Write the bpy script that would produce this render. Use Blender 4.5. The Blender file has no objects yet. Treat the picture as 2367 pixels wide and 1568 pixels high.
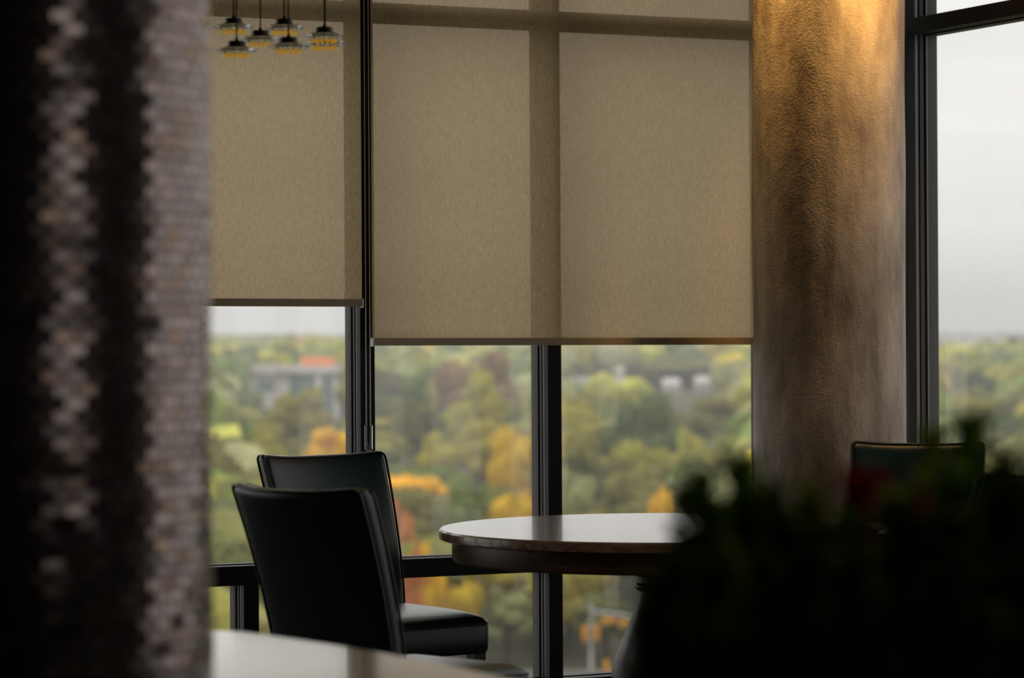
import bpy, bmesh, math, random
from mathutils import Vector, Matrix, noise
random.seed(7)
R = math.radians
SC = bpy.context.scene
COL = SC.collection

# ---------------------------------------------------------------- camera
W, Hh = 2367, 1568
LENS = 100.0
F = LENS / 36.0 * W            # focal length in pixels
EYE = 1.39
ROLL = 0.006
cam = bpy.data.cameras.new('camera')
cam.lens = LENS; cam.sensor_width = 36; cam.sensor_fit = 'HORIZONTAL'
cam.clip_start = 0.05; cam.clip_end = 9000
cam.dof.use_dof = True; cam.dof.focus_distance = 9.9; cam.dof.aperture_fstop = 2.9
camo = bpy.data.objects.new('camera', cam); COL.objects.link(camo)
camo.matrix_world = Matrix(((1, ROLL, 0, 0), (0, 0, -1, 0), (-ROLL, 1, 0, EYE), (0, 0, 0, 1)))
SC.camera = camo

def at(px, py, Y):
    """pixel of the photograph at depth Y -> point in the room"""
    u, v = px - W / 2, py - Hh / 2
    return Vector(((u - ROLL * v) * Y / F, Y, EYE - (v + ROLL * u) * Y / F))

# ---------------------------------------------------------------- sky
world = bpy.data.worlds.new('overcast_sky'); SC.world = world; world.use_nodes = True
nt = world.node_tree; nt.nodes.clear()
o = nt.nodes.new('ShaderNodeOutputWorld'); bg = nt.nodes.new('ShaderNodeBackground')
tc = nt.nodes.new('ShaderNodeTexCoord'); sep = nt.nodes.new('ShaderNodeSeparateXYZ')
mp = nt.nodes.new('ShaderNodeMapping'); mp.inputs['Scale'].default_value = (3.0, 3.0, 26.0)
nz = nt.nodes.new('ShaderNodeTexNoise'); nz.inputs['Scale'].default_value = 1.3; nz.inputs['Detail'].default_value = 4
cr = nt.nodes.new('ShaderNodeValToRGB')
cr.color_ramp.elements[0].position = 0.0; cr.color_ramp.elements[0].color = (0.80, 0.79, 0.775, 1)
cr.color_ramp.elements[1].position = 0.09; cr.color_ramp.elements[1].color = (0.88, 0.86, 0.83, 1)
e = cr.color_ramp.elements.new(0.03); e.color = (0.84, 0.83, 0.81, 1)
e = cr.color_ramp.elements.new(0.6); e.color = (1.0, 1.0, 1.0, 1)
mx = nt.nodes.new('ShaderNodeMixRGB'); mx.blend_type = 'MULTIPLY'; mx.inputs[0].default_value = 1.0
cr2 = nt.nodes.new('ShaderNodeValToRGB')
cr2.color_ramp.elements[0].position = 0.35; cr2.color_ramp.elements[0].color = (0.90, 0.90, 0.91, 1)
cr2.color_ramp.elements[1].position = 0.62; cr2.color_ramp.elements[1].color = (1.0, 1.0, 1.0, 1)
nt.links.new(tc.outputs['Generated'], sep.inputs[0]); nt.links.new(sep.outputs[2], cr.inputs[0])
nt.links.new(tc.outputs['Generated'], mp.inputs[0]); nt.links.new(mp.outputs[0], nz.inputs[0])
nt.links.new(nz.outputs[0], cr2.inputs[0]); nt.links.new(cr.outputs[0], mx.inputs[1]); nt.links.new(cr2.outputs[0], mx.inputs[2])
nt.links.new(mx.outputs[0], bg.inputs[0])
gr = nt.nodes.new('ShaderNodeMapRange'); gr.interpolation_type = 'SMOOTHSTEP'      # thinner cloud towards the left: a brighter sky there
for k_, v_ in (('From Min', -.10), ('From Max', .15), ('To Min', 1.32), ('To Max', 1.07)): gr.inputs[k_].default_value = v_
nt.links.new(sep.outputs[0], gr.inputs[0]); nt.links.new(gr.outputs[0], bg.inputs[1])
nt.links.new(bg.outputs[0], o.inputs[0])

SC.view_settings.view_transform = 'Standard'; SC.view_settings.look = 'None'
SC.view_settings.exposure = 0.2; SC.view_settings.gamma = 1.0; SC.view_settings.use_curve_mapping = False
SC.cycles.max_bounces = 8; SC.cycles.transparent_max_bounces = 16
SC.cycles.diffuse_bounces = 3; SC.cycles.glossy_bounces = 3; SC.cycles.transmission_bounces = 6
SC.cycles.volume_bounces = 0
SC.cycles.caustics_refractive = False; SC.cycles.caustics_reflective = False
SC.cycles.use_denoising = True

# room frame: corner of the two glazed walls and their directions
CX, CY = 1.485, 11.85
TH = R(25.5)
A = Vector((-math.cos(TH), -math.sin(TH), 0))    # along the left wall, away from the corner
B = Vector((math.sin(TH), -math.cos(TH), 0))     # along the right wall, away from the corner
NL = B.copy()                                    # left wall's normal into the room
NR = A.copy()                                    # right wall's normal into the room
CORNER = Vector((CX, CY, 0))
CEIL = 3.3

def spot(name, loc, target, power, size, colour, blend=0.6, radius=0.03):
    l = bpy.data.lights.new(name, 'SPOT'); l.energy = power; l.color = colour
    l.spot_size = size; l.spot_blend = blend; l.shadow_soft_size = radius
    ob = bpy.data.objects.new(name, l); COL.objects.link(ob); ob.location = loc
    ob.rotation_euler = (Vector(target) - Vector(loc)).to_track_quat('-Z', 'Y').to_euler()
    return ob
WARM = (1.0, 0.56, 0.16)
PILLAR = Vector((1.25, 11.2, 0)); PR = 0.30
DOWNLIGHTS = [(Vector((0.96, 10.92, CEIL)), 150), (Vector((1.52, 10.70, CEIL)), 130)]
for i, (p, pw) in enumerate(DOWNLIGHTS):
    t = PILLAR + (p - PILLAR).normalized() * 0.27
    spot('downlight_beam', p - Vector((0, 0, .03)), (t.x, t.y, (2.25, 2.0)[i]), pw, R((50, 52)[i]), WARM, 0.9, 0.04)
ROOMLIGHTS = [Vector((-.3, 6.4, CEIL)), Vector((2.3, 7.3, CEIL))]
for p in ROOMLIGHTS: spot('downlight_beam', p - Vector((0, 0, .03)), (p.x, p.y, 0), 45, R(120), (1.0, .68, .36), .8, .05)
PLANT_FILL = Vector((.75, 3.75, CEIL)); spot('downlight_beam', PLANT_FILL - Vector((0, 0, .03)), (.75, 3.0, 1.0), 16, R(60), (1.0, .74, .42), .9, .05)  # extra lamp, added only to brighten the leaves in the planter
for k, (org, d, n) in enumerate(((CORNER, A, NL), (CORNER, B, NR))):   # daylight portals in the two glazed walls
    l = bpy.data.lights.new('window_portal', 'AREA'); l.shape = 'RECTANGLE'; l.size = 8.0; l.size_y = 3.2
    l.cycles.is_portal = True
    ob = bpy.data.objects.new('window_portal', l); COL.objects.link(ob)
    c = org + d * 4.0 + Vector((0, 0, 1.62)) - n * 0.35
    z = -n; y = Vector((0, 0, 1)); x = y.cross(z)
    ob.matrix_world = Matrix(((x.x, y.x, z.x * 1, c.x), (x.y, y.y, z.y, c.y), (x.z, y.z, z.z, c.z), (0, 0, 0, 1)))

# ---------------------------------------------------------------- materials
def mat(name, col=(.5, .5, .5), rough=.5, metal=0.0, spec=.5, **kw):
    m = bpy.data.materials.new(name); m.use_nodes = True
    p = m.node_tree.nodes['Principled BSDF']
    p.inputs['Base Color'].default_value = (*col, 1); p.inputs['Roughness'].default_value = rough
    p.inputs['Metallic'].default_value = metal; p.inputs['Specular IOR Level'].default_value = spec
    for k, v in kw.items(): p.inputs[k.replace('_', ' ')].default_value = v
    return m
def N(m, t, **kw):
    n = m.node_tree.nodes.new(t)
    for k, v in kw.items():
        if k in n.inputs.keys(): n.inputs[k].default_value = v
        else: setattr(n, k, v)
    return n
def L(m, a, b): m.node_tree.links.new(a, b)
def P(m): return m.node_tree.nodes['Principled BSDF']
def noisy(m, c1, c2, scale=5, detail=6, stretch=(1, 1, 1), bump=0.0, bscale=None, lo=.35, hi=.65, bdist=.01, rough=None):
    tcn = N(m, 'ShaderNodeTexCoord'); mpn = N(m, 'ShaderNodeMapping'); mpn.inputs['Scale'].default_value = stretch
    L(m, tcn.outputs['Object'], mpn.inputs[0])
    n1 = N(m, 'ShaderNodeTexNoise', Scale=scale, Detail=detail); L(m, mpn.outputs[0], n1.inputs[0])
    r = N(m, 'ShaderNodeValToRGB'); r.color_ramp.elements[0].position = lo; r.color_ramp.elements[1].position = hi
    r.color_ramp.elements[0].color = (*c1, 1); r.color_ramp.elements[1].color = (*c2, 1)
    L(m, n1.outputs[0], r.inputs[0]); L(m, r.outputs[0], P(m).inputs['Base Color'])
    if bump:
        n2 = N(m, 'ShaderNodeTexNoise', Scale=bscale or scale * 8, Detail=5); L(m, mpn.outputs[0], n2.inputs[0])
        b = N(m, 'ShaderNodeBump', Strength=bump, Distance=bdist); L(m, n2.outputs[0], b.inputs['Height'])
        L(m, b.outputs[0], P(m).inputs['Normal'])
    return m

M = {}
M['frame'] = mat('black_aluminium', (.005, .005, .0055), .5, 0.0, .15)
M['bead'] = mat('grey_aluminium', (.09, .085, .085), .35, 0.6)
M['gasket'] = mat('rubber_gasket', (.01, .01, .01), .6)
M['leather'] = noisy(mat('dark_teal_leather', (.005, .02, .02), .3, spec=.5), (.004, .021, .022), (.008, .032, .032), 30, 3, bump=.25, bscale=420, bdist=.002)
M['piping'] = mat('black_leather_piping', (.003, .004, .004), .35)
M['legwood'] = noisy(mat('espresso_wood', (.01, .006, .004), .4), (.008, .005, .004), (.018, .011, .007), 12, 4, (6, 6, 1))
M['ceiling'] = noisy(mat('ceiling_paint', (.16, .15, .13), .8), (.13, .12, .11), (.16, .15, .13), 3)
M['wall'] = noisy(mat('dark_wall_paint', (.03, .025, .02), .8), (.022, .018, .015), (.03, .026, .022), 3)
M['floor'] = noisy(mat('dark_carpet', (.015, .013, .012), .95), (.012, .010, .009), (.03, .025, .02), 40, 4, bump=.4)
M['soil'] = noisy(mat('soil', (.02, .012, .008), .95), (.01, .007, .005), (.03, .02, .012), 60, 4, bump=.5)
M['planter'] = noisy(mat('black_planter_laminate', (.006, .005, .005), .6), (.005, .005, .005), (.009, .008, .008), 6)
M['chain'] = mat('nickel_bead_chain', (.60, .52, .46), .3, 1.0)
M['bar'] = mat('bronze_hem_bar', (.38, .29, .18), .55, spec=.3)
M['clearcap'] = mat('clear_plastic_cap', (.8, .8, .78), .2)
M['cap'] = mat('dark_bronze_cap', (.012, .009, .008), .3, .5)
M['cord'] = mat('black_cord', (.006, .005, .005), .6)
M['amber'] = mat('amber_glass_bead', (.75, .36, .01), .15)
P(M['amber']).inputs['Emission Color'].default_value = (1.0, .50, .02, 1); P(M['amber']).inputs['Emission Strength'].default_value = .22
M['glassdisc'] = mat('clear_glass_disc', (1, 1, 1), .02, Transmission_Weight=1.0)
M['lens'] = mat('lamp_lens', (1, .8, .5), .4); P(M['lens']).inputs['Emission Color'].default_value = (1, .6, .2, 1); P(M['lens']).inputs['Emission Strength'].default_value = 4
M['trimwhite'] = mat('lamp_trim', (.4, .38, .35), .5)

# wood of the tables
def wood(name, c1, c2, rough):
    m = mat(name, c1, rough, spec=.5)
    tcn = N(m, 'ShaderNodeTexCoord'); mpn = N(m, 'ShaderNodeMapping'); mpn.inputs['Scale'].default_value = (1.2, 14, 14)
    L(m, tcn.outputs['Object'], mpn.inputs[0])
    n1 = N(m, 'ShaderNodeTexNoise', Scale=3.0, Detail=8, Distortion=.6); L(m, mpn.outputs[0], n1.inputs[0])
    r = N(m, 'ShaderNodeValToRGB'); r.color_ramp.elements[0].position = .35; r.color_ramp.elements[1].position = .68
    r.color_ramp.elements[0].color = (*c1, 1); r.color_ramp.elements[1].color = (*c2, 1)
    L(m, n1.outputs[0], r.inputs[0]); L(m, r.outputs[0], P(m).inputs['Base Color'])
    b = N(m, 'ShaderNodeBump', Strength=.12, Distance=.002); L(m, n1.outputs[0], b.inputs['Height']); L(m, b.outputs[0], P(m).inputs['Normal'])
    return m
M['tabletop'] = wood('walnut_table_top', (.13, .085, .06), (.30, .21, .15), .24)
M['tablewood'] = wood('walnut_table_base', (.055, .030, .016), (.11, .062, .034), .38)
M['palewood'] = wood('pale_table_top', (.30, .27, .26), (.44, .41, .39), .15)
for k_ in ('tabletop', 'palewood'): P(M[k_]).inputs['Coat Weight'].default_value = .35; P(M[k_]).inputs['Coat Roughness'].default_value = .06

# plaster of the round pillar
m = mat('trowelled_plaster', (.3, .25, .2), .62, spec=.35); M['plaster'] = m
tcn = N(m, 'ShaderNodeTexCoord')
n1 = N(m, 'ShaderNodeTexNoise', Scale=2.2, Detail=7, Roughness=.6); mpn = N(m, 'ShaderNodeMapping'); mpn.inputs['Scale'].default_value = (2.2, 2.2, .8)
L(m, tcn.outputs['Object'], mpn.inputs[0]); L(m, mpn.outputs[0], n1.inputs[0])
r = N(m, 'ShaderNodeValToRGB'); r.color_ramp.elements[0].position = .36; r.color_ramp.elements[1].position = .66
r.color_ramp.elements[0].color = (.17, .13, .095, 1); r.color_ramp.elements[1].color = (.46, .385, .31, 1)
L(m, n1.outputs[0], r.inputs[0])
n3 = N(m, 'ShaderNodeTexNoise', Scale=1.6, Detail=4); mp3 = N(m, 'ShaderNodeMapping'); mp3.inputs['Scale'].default_value = (5, 5, .5)
L(m, tcn.outputs['Object'], mp3.inputs[0]); L(m, mp3.outputs[0], n3.inputs[0])
mxn = N(m, 'ShaderNodeMixRGB', blend_type='MULTIPLY'); mxn.inputs[0].default_value = .35
r3 = N(m, 'ShaderNodeValToRGB'); r3.color_ramp.elements[0].position = .38; r3.color_ramp.elements[0].color = (.45, .42, .4, 1); r3.color_ramp.elements[1].position = .6
L(m, n3.outputs[0], r3.inputs[0]); L(m, r.outputs[0], mxn.inputs[1]); L(m, r3.outputs[0], mxn.inputs[2]); L(m, mxn.outputs[0], P(m).inputs['Base Color'])
n4 = N(m, 'ShaderNodeTexNoise', Scale=120, Detail=3); L(m, tcn.outputs['Object'], n4.inputs[0])
b1 = N(m, 'ShaderNodeBump', Strength=.35, Distance=.004); L(m, n4.outputs[0], b1.inputs['Height'])
b2 = N(m, 'ShaderNodeBump', Strength=.35, Distance=.04); L(m, n1.outputs[0], b2.inputs['Height']); L(m, b1.outputs[0], b2.inputs['Normal'])
L(m, b2.outputs[0], P(m).inputs['Normal'])

# mosaic of the near column
m = mat('glossy_brown_mosaic', (.04, .025, .02), .22, spec=.6); M['mosaic'] = m
at_ = N(m, 'ShaderNodeAttribute'); at_.attribute_name = 'tile'
L(m, at_.outputs['Color'], P(m).inputs['Base Color'])
P(m).inputs['Roughness'].default_value = .2; P(m).inputs['Metallic'].default_value = .7
M['grout'] = mat('dark_grout', (.006, .005, .004), .9)

# blind fabric: woven, translucent, slightly open
m = bpy.data.materials.new('woven_blind_fabric'); m.use_nodes = True; M['fabric'] = m
m.node_tree.nodes.remove(P(m)); out = m.node_tree.nodes['Material Output']
tcn = N(m, 'ShaderNodeTexCoord'); mpn = N(m, 'ShaderNodeMapping'); mpn.inputs['Scale'].default_value = (420, 420, 45)
L(m, tcn.outputs['Object'], mpn.inputs[0])
n1 = N(m, 'ShaderNodeTexNoise', Scale=1.0, Detail=3); L(m, mpn.outputs[0], n1.inputs[0])
r = N(m, 'ShaderNodeValToRGB'); r.color_ramp.elements[0].position = .3; r.color_ramp.elements[1].position = .7
r.color_ramp.elements[0].color = (.29, .211, .106, 1); r.color_ramp.elements[1].color = (.485, .365, .206, 1)
L(m, n1.outputs[0], r.inputs[0])
tr = N(m, 'ShaderNodeBsdfTranslucent'); df = N(m, 'ShaderNodeBsdfDiffuse'); tp = N(m, 'ShaderNodeBsdfTransparent')
tp.inputs[0].default_value = (.95, .80, .60, 1)
L(m, r.outputs[0], tr.inputs[0]); L(m, r.outputs[0], df.inputs[0])
ms = N(m, 'ShaderNodeMixShader'); ms.inputs[0].default_value = .42; L(m, df.outputs[0], ms.inputs[2]); L(m, tr.outputs[0], ms.inputs[1])
ms2 = N(m, 'ShaderNodeMixShader'); ms2.inputs[0].default_value = .10; L(m, ms.outputs[0], ms2.inputs[1]); L(m, tp.outputs[0], ms2.inputs[2])
L(m, ms2.outputs[0], out.inputs[0])

# window glass with a film of dust
m = bpy.data.materials.new('dusty_window_glass'); m.use_nodes = True; M['glass'] = m
m.node_tree.nodes.remove(P(m)); out = m.node_tree.nodes['Material Output']
tp = N(m, 'ShaderNodeBsdfTransparent'); tp.inputs[0].default_value = (.985, .99, .975, 1)
gl = N(m, 'ShaderNodeBsdfGlossy', Roughness=.02); lw = N(m, 'ShaderNodeLayerWeight', Blend=.5)
pw5 = N(m, 'ShaderNodeMath', operation='POWER'); pw5.inputs[1].default_value = 5; L(m, lw.outputs['Facing'], pw5.inputs[0])
fr = N(m, 'ShaderNodeMath', operation='MULTIPLY_ADD'); fr.inputs[1].default_value = .85; fr.inputs[2].default_value = .05; L(m, pw5.outputs[0], fr.inputs[0])
m1 = N(m, 'ShaderNodeMixShader'); L(m, fr.outputs[0], m1.inputs[0]); L(m, tp.outputs[0], m1.inputs[1]); L(m, gl.outputs[0], m1.inputs[2])
tl = N(m, 'ShaderNodeBsdfTranslucent'); tl.inputs[0].default_value = (.8, .78, .72, 1)
tcn = N(m, 'ShaderNodeTexCoord'); vo = N(m, 'ShaderNodeTexVoronoi', Scale=38); L(m, tcn.outputs['Object'], vo.inputs[0])
rr = N(m, 'ShaderNodeValToRGB'); rr.color_ramp.elements[0].position = .035; rr.color_ramp.elements[0].color = (.30, .30, .30, 1)
rr.color_ramp.elements[1].position = .07; rr.color_ramp.elements[1].color = (.055, .055, .055, 1)
L(m, vo.outputs['Distance'], rr.inputs[0])
m2 = N(m, 'ShaderNodeMixShader'); L(m, rr.outputs[0], m2.inputs[0]); L(m, m1.outputs[0], m2.inputs[1]); L(m, tl.outputs[0], m2.inputs[2])
L(m, m2.outputs[0], out.inputs[0])

# foliage: tinted by the colour each tree carries
def foliage(name, obcol=True, attr=None, trans=.35, vary=.35, scale=.6):
    m = bpy.data.materials.new(name); m.use_nodes = True
    m.node_tree.nodes.remove(P(m)); out = m.node_tree.nodes['Material Output']
    if attr: src = N(m, 'ShaderNodeAttribute'); src.attribute_name = attr; c = src.outputs['Color']
    else: src = N(m, 'ShaderNodeObjectInfo'); c = src.outputs['Color']
    tcn = N(m, 'ShaderNodeTexCoord'); n1 = N(m, 'ShaderNodeTexNoise', Scale=scale, Detail=4); L(m, tcn.outputs['Object'], n1.inputs[0])
    hs = N(m, 'ShaderNodeHueSaturation')
    mr = N(m, 'ShaderNodeMapRange'); mr.inputs['From Min'].default_value = .3; mr.inputs['From Max'].default_value = .7
    mr.inputs['To Min'].default_value = 1 - vary; mr.inputs['To Max'].default_value = 1 + vary
    L(m, n1.outputs[0], mr.inputs[0]); L(m, mr.outputs[0], hs.inputs['Value'])
    mr2 = N(m, 'ShaderNodeMapRange'); mr2.inputs['From Min'].default_value = .3; mr2.inputs['From Max'].default_value = .7
    mr2.inputs['To Min'].default_value = .47; mr2.inputs['To Max'].default_value = .52
    n2 = N(m, 'ShaderNodeTexNoise', Scale=scale * .6, Detail=3); L(m, tcn.outputs['Object'], n2.inputs[0])
    L(m, n2.outputs[0], mr2.inputs[0]); L(m, mr2.outputs[0], hs.inputs['Hue'])
    L(m, c, hs.inputs['Color'])
    d = N(m, 'ShaderNodeBsdfDiffuse'); t = N(m, 'ShaderNodeBsdfTranslucent'); L(m, hs.outputs[0], d.inputs[0]); L(m, hs.outputs[0], t.inputs[0])
    x = N(m, 'ShaderNodeMixShader'); x.inputs[0].default_value = trans; L(m, d.outputs[0], x.inputs[1]); L(m, t.outputs[0], x.inputs[2])
    L(m, x.outputs[0], out.inputs[0])
    return m
M['tree'] = foliage('tree_foliage')
M['forest'] = foliage('forest_foliage', attr='tint', trans=0.0, vary=.4, scale=.12)
M['houseplant'] = foliage('houseplant_leaf', trans=.45, vary=.4, scale=9)
M['bark'] = noisy(mat('bark', (.06, .045, .03), .9), (.04, .03, .02), (.09, .07, .05), 3)
M['terrain'] = noisy(mat('valley_floor', (.08, .08, .03), .95), (.05, .055, .02), (.13, .11, .055), .02, 8)
M['asphalt'] = noisy(mat('asphalt', (.18, .17, .16), .9), (.15, .14, .14), (.22, .21, .2), .5)
M['whitewall'] = noisy(mat('white_render', (.8, .76, .72), .7), (.76, .73, .70), (.86, .82, .78), .3)
M['roofgrey'] = noisy(mat('pale_roof', (.42, .38, .36), .8), (.58, .52, .50), (.68, .62, .58), .2)
M['orange'] = noisy(mat('orange_cladding', (.75, .22, .06), .7), (.85, .25, .07), (.92, .30, .09), .3)
M['teal'] = noisy(mat('teal_glazing', (.16, .24, .24), .2), (.12, .2, .2), (.26, .34, .33), .3)
M['steel'] = noisy(mat('galvanised_steel', (.45, .43, .43), .5, .2), (.40, .38, .38), (.5, .48, .48), 2)
M['signal'] = mat('signal_yellow', (.95, .42, .05), .5)
M['darkglass'] = mat('dark_signal_lens', (.03, .02, .02), .3)

# ---------------------------------------------------------------- mesh helpers
class MB:
    def __init__(s): s.v = []; s.f = []; s.m = []; s.c = None
    def add(s, vs, fs, mi=0):
        o = len(s.v); s.v += [tuple(v) for v in vs]; s.f += [tuple(o + i for i in f) for f in fs]; s.m += [mi] * len(fs)
    def box(s, c, size, ax=None, mi=0):
        """ax = (x, y, z) unit axes"""
        X, Y, Z = ax or (Vector((1, 0, 0)), Vector((0, 1, 0)), Vector((0, 0, 1)))
        c = Vector(c); a, b, d = [k / 2 for k in size]
        vs = [c + X * (i * a) + Y * (j * b) + Z * (k * d) for k in (-1, 1) for j in (-1, 1) for i in (-1, 1)]
        s.add(vs, [(0, 2, 3, 1), (4, 5, 7, 6), (0, 1, 5, 4), (2, 6, 7, 3), (0, 4, 6, 2), (1, 3, 7, 5)], mi)
    def lathe(s, prof, c=(0, 0, 0), n=32, mi=0, cap=True):
        vs = []
        for r_, z in prof:
            for i in range(n):
                t = 2 * math.pi * i / n; vs.append((c[0] + r_ * math.cos(t), c[1] + r_ * math.sin(t), c[2] + z))
        fs = [(j * n + i, j * n + (i + 1) % n, (j + 1) * n + (i + 1) % n, (j + 1) * n + i) for j in range(len(prof) - 1) for i in range(n)]
        if cap: fs += [tuple(reversed(range(n))), tuple((len(prof) - 1) * n + i for i in range(n))]
        s.add(vs, fs, mi)
    def tube(s, pts, r, n=8, closed=False, mi=0):
        pts = [Vector(p) for p in pts]; vs = []; k = len(pts)
        up = None
        for i, p in enumerate(pts):
            a = pts[(i - 1) % k] if (closed or i > 0) else p; b = pts[(i + 1) % k] if (closed or i < k - 1) else p
            d = (b - a).normalized() if (b - a).length > 1e-9 else Vector((0, 0, 1))
            if up is None: up = Vector((0, 0, 1)) if abs(d.z) < .9 else Vector((1, 0, 0))
            x = d.cross(up).normalized() if d.cross(up).length > 1e-6 else Vector((1, 0, 0)); y = x.cross(d).normalized(); up = y
            rr_ = r[i] if isinstance(r, (list, tuple)) else r
            for j in range(n):
                t = 2 * math.pi * j / n; vs.append(p + x * (rr_ * math.cos(t)) + y * (rr_ * math.sin(t)))
        m_ = k if closed else k - 1
        fs = [(i * n + j, i * n + (j + 1) % n, ((i + 1) % k) * n + (j + 1) % n, ((i + 1) % k) * n + j) for i in range(m_) for j in range(n)]
        if not closed: fs += [tuple(reversed(range(n))), tuple((k - 1) * n + j for j in range(n))]
        s.add(vs, fs, mi)
    def loft(s, rings, mi=0):
        n = len(rings[0]); vs = [p for r_ in rings for p in r_]
        fs = [(i * n + j, i * n + (j + 1) % n, (i + 1) * n + (j + 1) % n, (i + 1) * n + j) for i in range(len(rings) - 1) for j in range(n)]
        fs += [tuple(reversed(range(n))), tuple((len(rings) - 1) * n + j for j in range(n))]
        s.add(vs, fs, mi)
    def build(s, name, mats, parent=None, smooth=False, loc=None, angle=None):
        me = bpy.data.meshes.new(name); me.from_pydata(s.v, [], s.f)
        for mm in (mats if isinstance(mats, (list, tuple)) else [mats]): me.materials.append(mm)
        me.polygons.foreach_set('material_index', s.m)
        if smooth: me.shade_smooth()
        if angle: me.set_sharp_from_angle(angle=R(angle))
        me.update()
        ob = bpy.data.objects.new(name, me); COL.objects.link(ob)
        if parent: ob.parent = parent
        if loc is not None: ob.location = loc
        return ob

def tag(o, label=None, cat=None, group=None, kind=None):
    if label: o['label'] = label
    if cat: o['category'] = cat
    if group: o['group'] = group
    if kind: o['kind'] = kind
    return o
def empty(name, loc=(0, 0, 0), rz=0.0):
    e = bpy.data.objects.new(name, None); COL.objects.link(e); e.location = loc; e.rotation_euler = (0, 0, rz); e.empty_display_size = .1
    return e
KIDS = {}
def kids(o): return [c for c in bpy.data.objects if c.parent is o]
def snapshot(o): return (o, [(c, [(g, []) for g in kids(c)]) for c in kids(o)])
def copy_tree(snap, parent=None):
    o, ch = snap; c = o.copy(); COL.objects.link(c); c.parent = parent
    for k in ch: copy_tree(k, c)
    return c

# ---------------------------------------------------------------- room shell
LEN = 14.0
def wallbox(name, org, d, n, s0, s1, z0, z1, th=.2, m=None, off=0.0):
    mb = MB(); c = org + d * ((s0 + s1) / 2) - n * (th / 2 + off) + Vector((0, 0, (z0 + z1) / 2))
    mb.box(c, (s1 - s0, th, z1 - z0), (d, n, Vector((0, 0, 1))))
    return tag(mb.build(name, m or M['wall']), kind='structure')
mb = MB(); c = CORNER + A * (LEN / 2) + B * (LEN / 2); mb.box(c + Vector((0, 0, -.1)), (LEN + .6, LEN + .6, .2), (A, B, Vector((0, 0, 1))))
tag(mb.build('floor', M['floor']), kind='structure')
mb = MB(); mb.box(c + Vector((0, 0, CEIL + .1)), (LEN + .6, LEN + .6, .2), (A, B, Vector((0, 0, 1))))
tag(mb.build('ceiling', M['ceiling']), kind='structure')
S_END = 8.1
wallbox('wall_left', CORNER, A, NL, S_END, LEN, 0, CEIL)
wallbox('wall_right', CORNER, B, NR, S_END, LEN, 0, CEIL)
for n_, a_, b_, z0_, z1_ in (('wall_back', 0, 1.2, 0, CEIL), ('wall_back', 3.9, LEN, 0, CEIL), ('wall_back', 1.2, 3.9, 0, .7), ('wall_back', 1.2, 3.9, 2.7, CEIL)): wallbox(n_, CORNER + B * LEN, A, -NL, a_, b_, z0_, z1_)
wallbox('wall_side', CORNER + A * LEN, B, -NR, 0, LEN, 0, CEIL)

Zv = Vector((0, 0, 1))
def mullion(mb, org, d, n, s, z0, z1):
    """stepped aluminium post: front tube, groove, glazing stop"""
    def seg(w, y0, y1, mi=0):
        mb.box(org + d * s - n * ((y0 + y1) / 2) + Zv * ((z0 + z1) / 2), (w, y1 - y0, z1 - z0), (d, n, Zv), mi)
    seg(.060, 0, .036); seg(.052, .036, .052, 1); seg(.044, .052, .060); seg(.056, .060, .078, 2); seg(.046, .078, .088); seg(.066, .088, .096, 1); seg(.070, .096, .14)
def hrail(mb, org, d, n, s0, s1, z0, z1):
    h = z1 - z0; zc = (z0 + z1) / 2
    def seg(hh, y0, y1, mi=0, dz=0):
        mb.box(org + d * ((s0 + s1) / 2) - n * ((y0 + y1) / 2) + Zv * (zc + dz), (s1 - s0, y1 - y0, hh), (d, n, Zv), mi)
    seg(h, 0, .050); seg(h - .012, .050, .060); seg(h - .006, .060, .074, 2); seg(h - .016, .074, .084); seg(h + .006, .084, .092, 1); seg(h + .004, .092, .14)
wn = [0]
def bay(org, d, n, s0, s1, low_post=None, label=''):
    """one window bay between the posts at s0 (towards the corner) and s1; carries the post at s1"""
    wn[0] += 1
    root = empty('window_%d' % wn[0]); root['kind'] = 'structure'
    mb = MB(); mullion(mb, org, d, n, s1, 0, CEIL); mb.build('mullion', [M['frame'], M['bead'], M['gasket']], root)
    a, b = s0 + .03, s1 - .03
    for nm, z0, z1 in (('bottom_rail', 0, .045), ('lower_rail', .472, .545), ('transom', 2.620, 2.683), ('head', CEIL - .06, CEIL)):
        mb = MB(); hrail(mb, org, d, n, a, b, z0, z1); mb.build(nm, [M['frame'], M['bead'], M['gasket']], root)
    for nm, z0, z1 in (('lower_pane', .045, .472), ('middle_pane', .545, 2.620), ('upper_pane', 2.683, CEIL - .06)):
        mb = MB()
        mb.add([org + d * q - n * .088 + Zv * z for z in (z0 - .004, z1 + .004) for q in (a - .01, b + .01)], [(0, 1, 3, 2)])
        mb.build(nm, M['glass'], root)
    if low_post:
        mb = MB(); mullion(mb, org, d, n, low_post, .045, .472); mb.build('lower_post', [M['frame'], M['bead'], M['gasket']], root)
    return root
LS = [0.0, .45, 1.46, 2.258, 3.33, 4.37, 5.41, 6.45, 7.49, S_END]
RS = [0.0, .275, 1.56, 2.60, 3.64, 4.68, 5.72, 6.76, S_END]
for i in range(len(LS) - 1): bay(CORNER, A, NL, LS[i], LS[i + 1], 2.735 if abs(LS[i + 1] - 3.33) < .01 else None)
for i in range(len(RS) - 1): bay(CORNER, B, NR, RS[i], RS[i + 1])
mb = MB(); mb.box(CORNER - (A + B) * .07 + Zv * CEIL / 2, (.14, .14, CEIL), (A, B, Zv)); mb.box(CORNER + (A + B) * .012 + Zv * CEIL / 2, (.03, .03, CEIL), (A, B, Zv), 0)
tag(mb.build('trim_1', M['frame']), kind='structure')

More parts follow.
